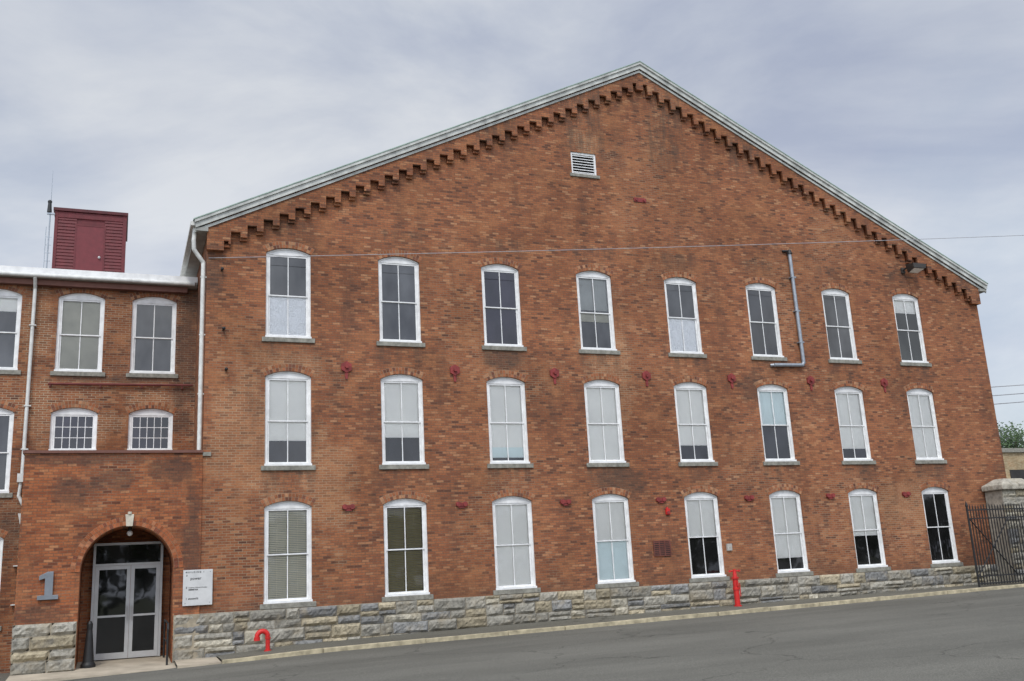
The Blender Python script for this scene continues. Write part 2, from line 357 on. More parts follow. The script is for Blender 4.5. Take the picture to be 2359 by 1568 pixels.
# stepped corbel frieze
lowL=[(XL-.03,8.92),(2.38,8.92)]
P=.433; n=31
tiers=MB()
x=2.38; 
PW=.18; GH=.36
for i in range(n):
    b=15.72-.495*(XM-(x+.11))
    if x+PW>XM-.08: break
    lowL+=[(x,b),(x+PW,b),(x+PW,b+GH),(x+P,b+GH)] if i>0 else [(x,8.92+.28),(x+.12,8.92+.28),(x+.12,b),(x+PW,b),(x+PW,b+GH),(x+P,b+GH)]
    tiers.box(x-.0,x+PW,FY-.085,FY+.01,b-.075,b-.001); tiers.box(2*XM-x-PW,2*XM-x,FY-.085,FY+.01,b-.075,b-.001)
    x+=P
lowR=[(2*XM-a,b) for a,b in reversed(lowL)]
top=[(XR+.03,zr(XR)-.12),(XM,zr(XM)-.14),(XL-.03,zr(XL)-.12)]
last=lowL[-1]
polywall('corbel_frieze',lowL+[(XM-.12,last[1]),(XM-.12,15.68),(XM+.12,15.68),(XM+.12,last[1])]+lowR+top,[],FY-.17,FY+.02,M_brick,B)
tiers.build('corbel_pendants',[M_brick],B)
# roof
mb=MB(); y0,y1=FY-.27,66.3; XE0,XE1=XM-14.2,XM+14.2
def slope(xa,za,xb,zb_,t0,t1,ya,yb,m):
    mb.prism([(xa,za-t1),(xb,zb_-t1),(xb,zb_-t0),(xa,za-t0)],ya,yb,m)
zE=zr(XE0)
for s in (-1,1):
    xa=XM+s*14.2; 
    slope(xa,zE,XM,16.65,.02,.20,y0+.03,y1,2)
    slope(xa,zE,XM,16.65,.015,.235,y0,y0+.029,0)
    slope(xa+s*.03,zE-.014,XM,16.65,.0,.085,y0-.045,y0-.001,0)
    slope(xa+s*.06,zE-.03,XM,16.65,-.03,-.001,y0-.06,y1,1)
    slope(xa+s*.02,zE-.01,XM,16.65,.26,.34,FY-.21,FY-.172,0)
    mb.box(min(xa,xa-s*.33),max(xa,xa-s*.33),y0+.03,y1,zE-.30,zE-.20,2)
mb.build('roof',[M_fascia,M_copper,M_soffit],B)
mb=MB()
for s in (-1,1):
    xa=XM+s*14.2
    mb.box(min(xa,xa+s*.12),max(xa,xa+s*.12),y0+.06,y1,zE-.15,zE-.04)
mb.build('eave_gutters',[M_pipew],B)
# vent
mb=MB()
mb.box(VX0,VX0+.06,FY+.03,FY+.12,VZ0,VZ1);mb.box(VX1-.06,VX1,FY+.03,FY+.12,VZ0,VZ1);mb.box(VX0+.06,VX1-.06,FY+.03,FY+.12,VZ1-.06,VZ1);mb.box(VX0+.06,VX1-.06,FY+.03,FY+.12,VZ0,VZ0+.05)
for i in range(7):
    z=VZ0+.08+i*.094; mb.add([(VX0+.06,FY+.03,z-.015),(VX1-.06,FY+.03,z-.015),(VX1-.06,FY+.11,z+.04),(VX0+.06,FY+.11,z+.04),(VX0+.06,FY+.03,z+.0),(VX1-.06,FY+.03,z+.0),(VX1-.06,FY+.11,z+.055),(VX0+.06,FY+.11,z+.055)],[(0,1,2,3),(4,5,6,7),(0,1,5,4),(3,2,6,7)])
mb.box(VX0,VX1,FY+.2,FY+.22,VZ0,VZ1,1)
mb.build('gable_louvre_vent',[M_white,M_dark],B)
sill.box(VX0-.08,VX1+.08,FY-.05,FY+.1,VZ0-.11,VZ0-.002)
# anchor plates
mb=MB()
for i in range(7):
    x=5.715+3.159*i; z=5.82
    pts=[(x+.165*math.cos(math.pi/3*k+.52),z+.165*math.sin(math.pi/3*k+.52)) for k in range(6)]
    mb.prism(pts,FY-.05,FY+.01); mb.cyl((x,FY-.11,z),(x,FY-.04,z),.05,8); mb.prism([(x-.03,z-.34),(x+.03,z-.34),(x+.05,z-.14),(x-.05,z-.14)],FY-.03,FY+.01)
    x=5.72+3.2*i; z=1.97-.004*i
    for s in (-1,1): mb.cyl((x+s*.10,FY-.07,z+.02),(x+s*.10,FY+.01,z+.02),.07,10)
    mb.prism([(x-.17,z-.03),(x+.17,z-.03),(x+.15,z+.06),(x-.15,z+.06)],FY-.055,FY+.01); mb.box(x-.09,x+.09,FY-.04,FY+.01,z-.09,z-.03)
mb.box(15.3,15.75,FY-.03,FY+.01,11.66,11.80); mb.cyl((15.38,FY-.06,11.73),(15.38,FY,11.73),.04,8); mb.cyl((15.67,FY-.06,11.73),(15.67,FY,11.73),.04,8)
mb.build('tie_rod_anchor_plates',[M_anchor],B)
mb=MB(); gx0,gx1,gz0,gz1=14.93,15.52,.30,.76
mb.box(gx0,gx1,FY-.03,FY+.01,gz0,gz0+.03); mb.box(gx0,gx1,FY-.03,FY+.01,gz1-.03,gz1)
for i in range(7): mb.box(gx0,gx1,FY-.025,FY+.01,gz0+.05+i*.056,gz0+.08+i*.056)
for i in range(4): mb.box(gx0+i*.187,gx0+.03+i*.187,FY-.028,FY+.01,gz0+.03,gz1-.03)
mb.box(gx0+.01,gx1-.01,FY-.01,FY+.0,gz0+.03,gz1-.03,1)
mb.build('wall_grille',[M_grille,M_dark],B)
# stone base ---------------------------------------------
def gz(x,tab):
    if x<=tab[0][0]: return tab[0][1]
    for (a,b),(c,d) in zip(tab[:-1],tab[1:]):
        if x<=c: return b+(d-b)*(x-a)/(c-a)
    return tab[-1][1]
WB=[(-2.3,-1.66),(1.4,-1.63),(4.1,-1.43),(8,-1.36),(17.7,-1.25),(27.5,-1.17),(45,-1.0)]
KT=[(1.6,-1.66),(2.5,-1.56),(4.8,-1.49),(9.7,-1.42),(17.9,-1.32),(27.5,-1.2),(40,-1.05)]
RD=[(-60,-2.2),(-20,-2.0),(-2,-1.78),(0,-1.73),(2.5,-1.66),(5,-1.59),(9.7,-1.53),(17.9,-1.43),(27.5,-1.30),(60,-.9),(120,-.6)]
stone=MB()
def block(x0,x1,z0,z1,yf,side=None):
    nx=max(3,int((x1-x0)/.06)); nz=max(3,int((z1-z0)/.055))
    q=rnd.random(); s=rnd.uniform(.58,1.0)
    c=(.37*s,.348*s,.29*s) if q<.5 else ((.43*s,.37*s,.255*s) if q<.76 else ((.27*s,.268*s,.255*s) if q<.92 else (.50*s,.46*s,.36*s)))
    ox=rnd.uniform(0,50); out=rnd.uniform(.015,.06)
    sk=rnd.uniform(-.025,.025)
    vs=[];fs=[]
    for j in range(nz+1):
        for i in range(nx+1):
            x=x0+(x1-x0)*i/nx; z=z0+(z1-z0)*j/nz+ sk*(i/nx-.5)*(1 if 0<j<nz else .4)
            ed=(i in(0,nx)) or (j in (0,nz))
            cr=noise.noise(Vector((x*3+ox,z*3,ox)))
            d=0 if ed else out+.06*cr+.045*abs(noise.noise(Vector((x*8+ox,z*9,ox))))+.022*noise.noise(Vector((x*19,z*19,ox)))
            if ed: x+= .016*noise.noise(Vector((x*9,z*9,3))) ; z+=.018*noise.noise(Vector((x*7,z*9,8)))
            vs.append((x,yf-max(d,-.005),z))
    for j in range(nz):
        for i in range(nx): a=j*(nx+1)+i; fs.append((a,a+1,a+nx+2,a+nx+1))
    b=len(vs); ring=[i for i in range(nx+1)]+[j*(nx+1)+nx for j in range(1,nz+1)]+[nz*(nx+1)+i for i in range(nx-1,-1,-1)]+[j*(nx+1) for j in range(nz-1,0,-1)]
    for r in ring: vs.append((vs[r][0],yf+.06,vs[r][2]))
    for k in range(len(ring)): k2=(k+1)%len(ring); fs.append((ring[k],ring[k2],b+k2,b+k))
    stone.add(vs,fs,0,c)
def masonry(x0,x1,z0f,z1,yf,hs=(.26,.22,.34,.30)):
    z=z1
    k=0
    while z>z0f:
        h=hs[k%len(hs)]*rnd.uniform(.93,1.07); k+=1
        x=x0
        while x<x1-.02:
            w=rnd.uniform(.28,1.05)
            if x1-(x+w)<.3: w=x1-x
            if rnd.random()<.28 and h>.22:
                m=h*rnd.uniform(.35,.65); block(x+.008,x+w-.008,z-h+.008,z-m-.007,yf); block(x+.008,x+w-.008,z-m+.007,z-.008,yf)
            else: block(x+.008,x+w-.008,z-h+.008,z-.008,yf)
            x+=w
        z-=h
masonry(1.36,6,-2.0,-.535,FY-.05); masonry(6,9.5,-1.8,-.535,FY-.05,(.34,.22,.28)); masonry(9.5,12.5,-1.8,-.535,FY-.05,(.24,.32,.28)); masonry(12.5,16,-1.75,-.535,FY-.05,(.30,.24,.27)); masonry(16,20,-1.75,-.535,FY-.05,(.22,.36,.24)); masonry(20,24.6,-1.6,-.535,FY-.05,(.34,.25,.3)); masonry(24.6,29.75,-1.6,-.535,FY-.05,(.26,.33,.3))
masonry(-2.16,-.80,-2.1,-.535,FY-.06,(.28,.3,.24,.33))
SB=MB(); SB.box(1.97,29.72,FY-.035,FY+.01,-2.4,-.535); SB.box(1.36,1.969,FY-.06,FY-.01,-2.4,-.535); SB.box(-2.14,-.80,FY-.06,FY+.3,-2.4,-.535)
SB.build('stone_base_mortar',[simple('stone_mortar',(.34,.29,.21),.9,0,.3,8)],B)
stone.build('stone_base',[M_stone],B)
# ---------------------------------------------------------------- entrance porch
PX0,PX1,PT=-2.14,1.965,3.45
AX,AR,AS=.275,1.065,.60
hole=[(AX-AR,-2.3),(AX-AR,AS)]+[(AX-AR*math.cos(math.pi*i/28),AS+AR*math.sin(math.pi*i/28)) for i in range(1,28)]+[(AX+AR,AS),(AX+AR,-2.3)]
PF=FY-.03
outer=[(PX0,-2.4),(PX0,PT),(PX1,PT),(PX1,-2.4)]+list(reversed(hole))
polywall('porch_front_wall',outer,[],PF,PF+1.7,M_brickP,B)
mb=MB(); mb.box(PX0,PX1,PF+1.7,FY+3.5,-2.4,PT); mb.build('porch_body',[M_brickP],B)
mb=MB(); mb.box(PX0-.04,PX1+.0,PF-.05,FY+3.5,PT+.001,PT+.07); mb.box(PX1,PX1+.2,FY-.05,FY,PT-.08,PT+.02,1); mb.build('porch_coping',[M_coping,M_granite],B)
ab=MB()
def semi(r0,r1,k):
    for i in range(k):
        t0=math.pi*i/k+.003; t1=math.pi*(i+1)/k-.003
        q=rnd.random(); s=rnd.uniform(.75,1.15); c=(.33*s,.108*s,.046*s) if q<.7 else ((.38*s,.16*s,.08*s) if q<.88 else (.19*s,.065*s,.038*s))
        ab.prism([(AX+r0*math.cos(t0),AS+r0*math.sin(t0)),(AX+r0*math.cos(t1),AS+r0*math.sin(t1)),(AX+r1*math.cos(t1),AS+r1*math.sin(t1)),(AX+r1*math.cos(t0),AS+r1*math.sin(t0))],PF-.014,PF,0,c)
    for i in range(24):
        t0=math.pi*i/24; t1=math.pi*(i+1)/24
        ab.prism([(AX+(r0-.004)*math.cos(t0),AS+(r0-.004)*math.sin(t0)),(AX+(r0-.004)*math.cos(t1),AS+(r0-.004)*math.sin(t1)),(AX+(r1+.004)*math.cos(t1),AS+(r1+.004)*math.sin(t1)),(AX+(r1+.004)*math.cos(t0),AS+(r1+.004)*math.sin(t0))],PF-.007,PF+.002,1)
semi(AR+.006,AR+.105,46); semi(AR+.115,AR+.215,50)
ab.build('porch_arch_bricks',[M_archb,M_mortar],B)
mb=MB(); mb.prism([(AX-.075,AS+AR-.02),(AX+.075,AS+AR-.02),(AX+.10,AS+AR+.27),(AX-.10,AS+AR+.27)],PF-.06,PF+.02); mb.cyl((AX,PF-.05,AS+AR+.27),(AX,PF-.05,AS+AR+.33),.05,8); mb.build('keystone',[M_key],B,bevel=.008)
# doors
DY=FY+1.45; mb=MB(); dx0,dx1=-.535,1.14; db,dt,tr=-1.545,1.33,.81
mb.box(dx0,dx0+.06,DY,DY+.12,db,dt);mb.box(dx1-.06,dx1,DY,DY+.12,db,dt);mb.box(dx0+.06,dx1-.06,DY,DY+.12,dt-.06,dt);mb.box(dx0+.06,dx1-.06,DY,DY+.12,tr-.05,tr)
mid=.37; dg=MB()
for (a,b) in ((dx0+.065,mid-.004),(mid+.004,dx1-.065)):
    mb.box(a,a+.09,DY+.03,DY+.08,db+.01,tr-.055);mb.box(b-.09,b,DY+.03,DY+.08,db+.01,tr-.055);mb.box(a+.09,b-.09,DY+.03,DY+.08,tr-.15,tr-.055);mb.box(a+.09,b-.09,DY+.03,DY+.08,db+.01,db+.16)
    mb.box(a+.09,b-.09,DY+.0,DY+.03,-.52,-.47)
    dg.add([(a+.09,DY+.055,db+.16),(b-.09,DY+.055,db+.16),(b-.09,DY+.055,tr-.15),(a+.09,DY+.055,tr-.15)],[(0,1,2,3)],0,(.012,.012,.012))
for s in (-1,1): mb.cyl((mid+s*.05,DY-.03,-.6),(mid+s*.05,DY-.03,-.25),.012,8,m=0)
dg.add([(dx0+.06,DY+.06,tr),(dx1-.06,DY+.06,tr),(dx1-.06,DY+.06,dt-.06),(dx0+.06,DY+.06,dt-.06)],[(0,1,2,3)],0,(.02,.02,.02))
mb.build('entrance_doors',[M_alu],B); dg.build('entrance_door_panes',[M_dglass],B,recalc=False)
mb=MB(); mb.cyl((AX+.02,FY+.45,AS+AR-.01),(AX+.02,FY+.45,AS+AR-.10),.05,10); mb.ball((AX+.02,FY+.45,AS+AR-.16),.07,1); mb.build('porch_light',[M_black,M_white],B,smooth=True)
# ---------------------------------------------------------------- wing
WY=FY+3.5
wins=[(-3.37,6.24,8.58,1.23,1,0,[(0,0,.2)],G1),(-1.205,6.24,8.58,1.23,1,0,[(3,0,1)],G1),(.775,6.24,8.58,1.23,1,0,[],G1),
      (-3.37,2.85,5.21,1.23,1,0,[],G1),(-1.24,3.98,5.21,1.2,4,2,[],G2),(.78,3.98,5.21,1.2,4,2,[],G2),(-3.42,-.6,1.80,1.23,1,0,[(0,0,1)],G3),
      (-6.4,6.24,8.58,1.23,1,0,[],G1),(-6.4,2.85,5.21,1.23,1,0,[(0,0,.5)],G1),(-6.4,-.6,1.8,1.23,1,0,[],G3)]
h2=[]
for (x,zb,zt,w,vm,hm,bl,dk) in wins:
    window(x,zb,zt,w,RISE,WY,bl,vm,hm,single=(hm>0),dark=dk); wedge_arch(x,zt,w,RISE,WY)
    h2.append([(x-w/2,zb),(x+w/2,zb)]+list(reversed(arcpts(x,zt,w,RISE,14))))
polywall('wing_wall',[(-12,-2.6),(XL-.002,-2.6),(XL-.002,8.86),(-12,8.86)],h2,WY,WY+.35,M_brickW,B)
mb=MB(); mb.box(-11.9,XL-.1,WY+1.2,WY+1.25,-2,8.8)
for z in (2.2,5.6): mb.box(-11.9,XL-.1,WY+.36,WY+1.2,z,z+.1)
mb.build('wing_interior',[M_dark],B)
mb=MB(); mb.box(-12,XL-.02,WY-.22,WY+16,8.87,8.93,1); mb.box(-12,XL-.02,WY-.30,WY+16,9.0,9.17,0); mb.box(-12,XL-.3,WY-.20,WY-.001,8.70,8.869,2)
mb.prism([(-12,8.93),(XL-.02,8.93),(XL-.02,8.999),(-12,8.999)],WY-.26,WY+15.9,1)
mb.build('wing_roof',[M_white,simple('gutter_grey',(.38,.36,.33),.6),M_coping],B)
mb=MB(); mb.cyl((-12,WY-.33,8.93),(XL-.1,WY-.33,8.93),.06,10); 
mb.path([(-2.43,WY-.33,8.88),(-2.43,WY-.12,8.6),(-2.45,WY-.12,3.35)],.05); mb.box(-2.56,-2.36,WY-.22,WY-.02,3.12,3.35); mb.path([(-2.47,WY-.12,3.12),(-2.50,WY-.12,2.75),(-2.38,WY-.12,2.5)],.045)
mb.prism([(-2.42,2.0),(-2.30,2.0),(-2.24,2.28),(-2.48,2.28)],WY-.24,WY-.04); mb.path([(-2.36,WY-.12,2.0),(-2.36,WY-.12,-.85),(-2.25,WY-.3,-.98)],.05)
for z in (7.5,5.2,4.0,.9,-.1): mb.box(-2.52,-2.34 if z>2 else -2.28,WY-.18,WY-.001,z,z+.03)
mb.build('wing_downspout',[M_pipew],B,smooth=True)
mb=MB(); mb.path([(-1.95,WY-.08,5.86),(1.9,WY-.08,5.90)],.035); 
for x in (-1.9,-.6,.5,1.6): mb.box(x-.02,x+.02,WY-.1,WY,5.78,5.9)
mb.build('wing_red_pipe',[M_pipered],B,smooth=True)
# main corner downspout
mb=MB(); xg=XE0-.02
mb.path([(xg+.03,FY-.02,zE-.12),(xg+.0,FY+.0,zE-.5),(xg+.02,FY+.05,8.95),(XL-.09,FY+.12,8.62),(XL-.09,FY+.12,3.5)],.058)
for z in (8.2,6.6,5.0): mb.box(XL-.16,XL,FY+.10,FY+.14,z,z+.03)
mb.build('corner_downspout',[M_pipew],B,smooth=True)
white.build('window_frames',[M_white],B); glassb.build('window_panes',[M_glass,M_dglass],B,recalc=False); sill.build('window_sills',[M_granite],B,bevel=.01)
archb.build('window_arch_bricks',[M_archb,M_mortar],B); inter_b.build('window_blinds',BM,B)
# ---------------------------------------------------------------- shed on the roof
S=empty('red_rooftop_shed'); sx0,sx1,sy0,sy1,sz0,sz1=-2.36,-.13,34,36.6,9.2,12.72
mb=MB(); mb.box(sx0+.03,sx1-.03,sy0+.03,sy1-.03,sz0,sz1-.02)
z=sz0
while z<sz1-.1:
    zz=min(z+.115,sz1-.05)
    for a,b in ((sx0+.1,-1.68),(-.80,sx1-.1)): mb.add([(a,sy0-.014,z),(b,sy0-.014,z),(b,sy0+.012,zz),(a,sy0+.012,zz),(a,sy0+.03,z),(b,sy0+.03,z)],[(0,1,2,3),(0,4,5,1)])
    mb.add([(sx1+.014,sy0+.08,z),(sx1+.014,sy1-.08,z),(sx1-.01,sy1-.08,zz),(sx1-.01,sy0+.08,zz)],[(0,1,2,3)])
    z=zz
mb.build('clapboards',[M_shed],S)
mb=MB(); mb.box(sx0,sx0+.1,sy0-.025,sy0+.05,sz0,sz1); mb.box(sx1-.1,sx1+.02,sy0-.025,sy0+.08,sz0,sz1); mb.box(-1.72,-1.66,sy0-.02,sy0+.03,sz0,12.3); mb.box(-.82,-.76,sy0-.02,sy0+.03,sz0,12.3); mb.box(-1.66,-.82,sy0-.02,sy0+.03,12.24,12.3); mb.box(sx0+.1,sx1-.1,sy0-.02,sy0+.03,12.5,12.7)
mb.box(-1.66,-.82,sy0-.01,sy0+.03,sz0,12.24,1)
mb.box(sx0-.05,sx1+.06,sy0-.08,sy1+.05,sz1,sz1+.10,2); mb.build('trim_door_roof',[M_shed,simple('shed_door',(.135,.018,.022),.5),M_sheddk],S)
mb=MB(); mb.ball((-.93,sy0-.05,11.15),.045); mb.cyl((-.93,sy0-.05,11.15),(-.93,sy0,11.15),.02,8); mb.build('door_knob',[M_alu],S,smooth=True)
A=MB(); A.cyl((-2.52,33.95,9.2),(-2.50,33.95,12.9),.022,8); A.cyl((-2.50,33.95,12.9),(-2.50,33.95,14.15),.012,8,.005)
A.cyl((-2.53,33.93,12.62),(-2.53,33.93,12.95),.075,10,.055,m=1); A.ball((-2.53,33.93,12.99),.07,1); A.box(-2.6,-2.36,33.9,34,12.55,12.6,0)
for i in range(4): A.box(-2.6,-2.42,33.94,33.96,10.9+i*.28,10.92+i*.28,0)
A.cyl((-2.60,33.95,10.6),(-2.60,33.95,12.1),.012,6)
A.build('rooftop_antenna',[M_galv,M_black],None,smooth=True)
# ---------------------------------------------------------------- wall-mounted things
mb=MB(); mb.path([(21.24,FY-.09,10.30),(21.26,FY-.09,6.42),(21.2,FY-.09,6.33),(20.05,FY-.09,6.30)],.062); mb.cyl((21.24,FY-.1,10.27),(21.24,FY-.1,10.42),.10,10,.05,m=1); mb.cyl((21.24,FY-.09,10.38),(21.0,FY-.02,10.38),.04,8,m=1)
mb.cyl((20.05,FY-.09,6.3),(19.95,FY-.02,6.3),.05,8)
for z in (9.4,8.2,7.1): mb.box(21.15,21.35,FY-.15,FY,z,z+.04)
mb.build('wall_conduit_pipe',[M_galv,M_black],None,smooth=True)
mb=MB(); fx,fz=26.55,10.05
mb.cyl((fx-.25,FY,fz-.02),(fx-.25,FY-.25,fz+.04),.035,8); mb.box(fx-.33,fx-.17,FY-.05,FY+.005,fz-.12,fz+.08)
vs=[(fx-.32,FY-.25,fz+.14),(fx+.30,FY-.25,fz+.14),(fx+.30,FY-.62,fz+.10),(fx-.32,FY-.62,fz+.10),(fx-.22,FY-.22,fz-.14),(fx+.22,FY-.22,fz-.14),(fx+.26,FY-.60,fz-.06),(fx-.28,FY-.60,fz-.06)]
mb.add(vs,[(0,1,2,3),(4,7,6,5),(0,4,5,1),(1,5,6,2),(3,2,6,7),(0,3,7,4)]); mb.add([(fx-.24,FY-.57,fz-.075),(fx+.23,FY-.57,fz-.075),(fx+.2,FY-.26,fz-.148),(fx-.2,FY-.26,fz-.148)],[(0,1,2,3)],1)
mb.build('wall_floodlight',[simple('bronze',(.05,.045,.04),.4),M_blind],None)
mb=MB(); mb.box(15.45,15.58,FY-.07,FY,1.52,1.70); mb.box(15.47,15.56,FY-.085,FY-.07,1.54,1.62,1); mb.cyl((15.51,FY-.03,1.70),(15.51,FY-.03,1.74),.03,8); mb.build('fire_alarm_box',[M_redpaint,M_anchor],None,bevel=.006)
mb=MB(); mb.box(17.50,17.68,FY-.06,FY,.36,.57); mb.box(17.515,17.665,FY-.066,FY-.06,.375,.555,0); mb.cyl((17.59,FY-.08,.46),(17.59,FY-.06,.46),.015,8); mb.build('utility_wall_box',[simple('box_grey',(.42,.40,.36),.6)],None,bevel=.006)
mb=MB()
for x,z in ((2.42,6.75),(2.5,5.65),(2.35,8.4)): mb.cyl((x,FY,z),(x,FY-.12,z),.03,8); mb.ball((x,FY-.14,z),.045)
mb.build('cable_insulators',[M_black],B,smooth=True)
# number one
N=empty('building_number_sign'); x0,z0=-1.68,.0
pts=[(0,0),(.45,0),(.45,.10),(.325,.10),(.325,.64),(.20,.64),(.02,.55),(.02,.45),(.15,.49),(.15,.10),(0,.10)]
mb=MB(); mb.prism([(x0+a,z0+b) for a,b in pts],PF-.08,PF-.03); mb.build('numeral_1',[M_num],N,bevel=.004)
mb=MB(); mb.cyl((x0+.24,PF,.5),(x0+.24,PF-.03,.5),.015,8); mb.cyl((x0+.24,PF,.06),(x0+.24,PF-.03,.06),.015,8); mb.build('standoffs',[M_num],N)
# directory sign
D=empty('building_directory_sign'); mb=MB(); mb.box(1.56,2.26,PF-.055,PF-.035,-.33,.53); mb.build('panel',[M_signm],D,bevel=.003)
mb=MB()
for a in (1.62,2.20):
    for b in (-.27,.47): mb.cyl((a,PF+.03,b),(a,PF-.06,b),.01,8)
mb.build('studs',[M_num],D)
def text(body,x,z,size,off=.0,name='lettering',mat=None):
    c=bpy.data.curves.new(name,'FONT'); c.body=body; c.size=size; c.extrude=.001; c.offset=off; c.space_character=1.05
    t=bpy.data.objects.new('t',c); COL.objects.link(t); dg=bpy.context.evaluated_depsgraph_get(); me=bpy.data.meshes.new_from_object(t.evaluated_get(dg)); bpy.data.objects.remove(t)
    me.materials.clear(); me.materials.append(mat or M_ink); o=bpy.data.objects.new(name,me); COL.objects.link(o); o.parent=D; o.location=(x,PF-.0575,z); o.rotation_euler=(math.pi/2,0,0)
text('B U I L D I N G   1',1.63,.455,.052,.0015); text('3',1.63,.375,.06,.002); text('power',1.73,.29,.095,.001); text('2',1.63,.085,.06,.002); text('Freedman, DeRosa & Rondeau',1.69,.09,.034,.0005); text('ZIMMETRA',1.69,.035,.045,.0018); text('1',1.63,-.185,.06,.002); text('IANAHTS',1.69,-.185,.055,.0018)
# ---------------------------------------------------------------- street things
mb=MB(); x,y=3.42,25.35; g=-1.52
mb.cyl((x+.12,y,g),(x+.12,y,g+.36),.055,14); 
pts=[(x+.12-.13+.13*math.cos(math.pi*i/10),y,g+.36+.13*math.sin(math.pi*i/10)) for i in range(11)]
mb.path(pts,.06,14); mb.cyl((x-.14,y,g+.36),(x-.14,y,g+.27),.075,14); mb.cyl((x+.12,y,g),(x+.12,y,g+.04),.09,14); mb.cyl((x+.12,y,g+.30),(x+.12,y,g+.34),.07,14)
mb.build('red_vent_standpipe',[M_redpaint],None,smooth=True)
mb=MB(); x,y=17.4,25.55; g=-1.30
mb.cyl((x,y,g),(x,y,g+.82),.085,16); mb.cyl((x,y,g),(x,y,g+.05),.12,16); mb.cyl((x,y,g+.50),(x,y,g+.56),.105,16); mb.cyl((x,y,g+.82),(x,y,g+.87),.115,16); mb.cyl((x,y,g+.87),(x,y,g+1.05),.07,12,.05); mb.box(x-.03,x+.03,y-.11,y-.07,g+.60,g+.75); mb.cyl((x-.17,y,g+1.05),(x+.17,y,g+1.05),.022,8); mb.cyl((x,y,g+1.0),(x,y,g+1.1),.05,8); mb.cyl((x+.1,y-.06,g+.3),(x+.1,y-.06,g+.7),.015,6)
mb.cyl((x-.17,y,g+1.02),(x-.17,y,g+1.08),.035,8); mb.cyl((x+.17,y,g+1.02),(x+.17,y,g+1.08),.035,8)
mb.build('post_indicator_valve',[M_redpaint],None,smooth=True)
mb=MB(); x,y,g=-.52,26.35,-1.62
for (r0,z0),(r1,z1) in zip([(.17,0),(.17,.06),(.13,.12),(.075,.75),(.06,.86),(.065,.92),(.065,1.0)],[(.17,.06),(.13,.12),(.075,.75),(.06,.86),(.065,.92),(.065,1.0),(.03,1.07)]): mb.cyl((x,y,g+z0),(x,y,g+z1),r0,16,r1)
mb.build('smokers_outpost_bin',[M_black],None,smooth=True)
mb=MB(); x=1.22
mb.cyl((x,25.55,-1.68),(x,25.55,-.72),.025,10); mb.cyl((x,27.2,-1.6),(x,27.2,-.66),.025,10); mb.path([(x,25.4,-.85),(x,25.45,-.72),(x,25.55,-.70),(x,27.2,-.66)],.025); mb.cyl((x,25.55,-1.15),(x,27.2,-1.1),.015,8)
mb.build('handrail',[M_black],None,smooth=True)
# gate
G=empty('iron_gate'); gy=24.75; gx0,gx1=26.25,29.2; gb,gt=-1.15,1.28
mb=MB(); mb.cyl((gx0,gy,gb-.1),(gx0,gy,gt+.15),.035,8); mb.cyl((gx0,gy,gt+.15),(gx0,gy,gt+.30),.05,8,.005); mb.ball((gx0,gy,gt+.15),.05)
for z in (gt,gt-.28,gb+.28,gb+.05): mb.box(gx0,gx1,gy-.02,gy+.02,z-.02,z+.02)
k=gx0+.13
while k<gx1:
    t=gt+.10+.02*math.sin(k*7); mb.box(k-.013,k+.013,gy-.013,gy+.013,gb,t); mb.cyl((k,gy,t),(k,gy,t+.09),.024,6,.002); k+=.125
mb.cyl((gx0,gy-.03,gb+.28),(gx0+1.75,gy-.03,gt-.28),.02,6); mb.cyl((gx0,gy-.03,gt-.28),(gx0+1.75,gy-.03,gb+.28),.02,6)
mb.ball((gx0+.87,gy-.03,(gb+gt)/2),.06)
mb.cyl((gx0+.05,gy,gt+.02),(gx0-.03,gy,gt+.2),.012,6)
mb.build('leaf',[M_black],G)
# pillar
stone=MB()
masonry(28.45,29.9,-1.4,1.95,25.2,(.26,.3,.22,.28))
Pm=MB(); Pm.box(28.47,29.88,25.21,25.95,-1.5,1.95)
P_=empty('stone_gate_pillar'); Pm.build('core',[simple('pillar_mortar',(.34,.31,.25),.9,0,.4,7,.6)],P_)
stone.build('ashlar',[M_stone],P_)
Pm=MB(); Pm.add([(28.36,25.05,1.96),(30.0,25.05,1.96),(30.0,25.98,1.96),(28.36,25.98,1.96),(28.36,25.05,2.14),(30.0,25.05,2.14),(30.0,25.98,2.14),(28.36,25.98,2.14),(28.7,25.3,2.36),(29.6,25.3,2.36),(29.6,25.7,2.36),(28.7,25.7,2.36)],[(0,3,2,1),(0,1,5,4),(1,2,6,5),(2,3,7,6),(3,0,4,7),(4,5,9,8),(5,6,10,9),(6,7,11,10),(7,4,8,11),(8,9,10,11)],0,(.42,.39,.32)); Pm.build('cap',[M_stone],P_,bevel=.03)
# cables
def cable(name,a,b,sag,r,n=24):
    mb=MB(); a=Vector(a);b=Vector(b); pts=[]
    for i in range(n+1):
        t=i/n; p=a.lerp(b,t); p.z-=sag*4*t*(1-t); pts.append(p)
    for p,q in zip(pts[:-1],pts[1:]): mb.cyl(p,q,r,5)
    mb.build(name,[M_cable],None)
cable('overhead_cable',(2.0,25.98,8.72),(2+26*1.35,26-3.9*1.35,8.72+1.55*1.35),.12,.009)
for i,z in enumerate((5.82,5.52,5.22)): cable('power_line' if i==0 else 'power_line.%03d'%i,(29.7,26.3+.2*i,z),(60,26.3+.2*i,z+2.6),.1,.016)
# tan building at the right
T=empty('tan_brick_building'); mb=MB(); mb.box(60,100,60,80,-1.5,7.75); mb.build('walls',[M_brickY],T); mb=MB(); mb.box(59.8,100.2,59.8,80.2,7.751,8.1); mb.build('roof_edge',[M_granite],T)
mb=MB()
for i in range(8): mb.box(69.0+i*4,70.6+i*4,59.93,60.02,4.0,6.3); mb.box(69.0+i*4,70.6+i*4,59.93,60.02,0,2.6)
mb.build('windows',[M_dark],T)
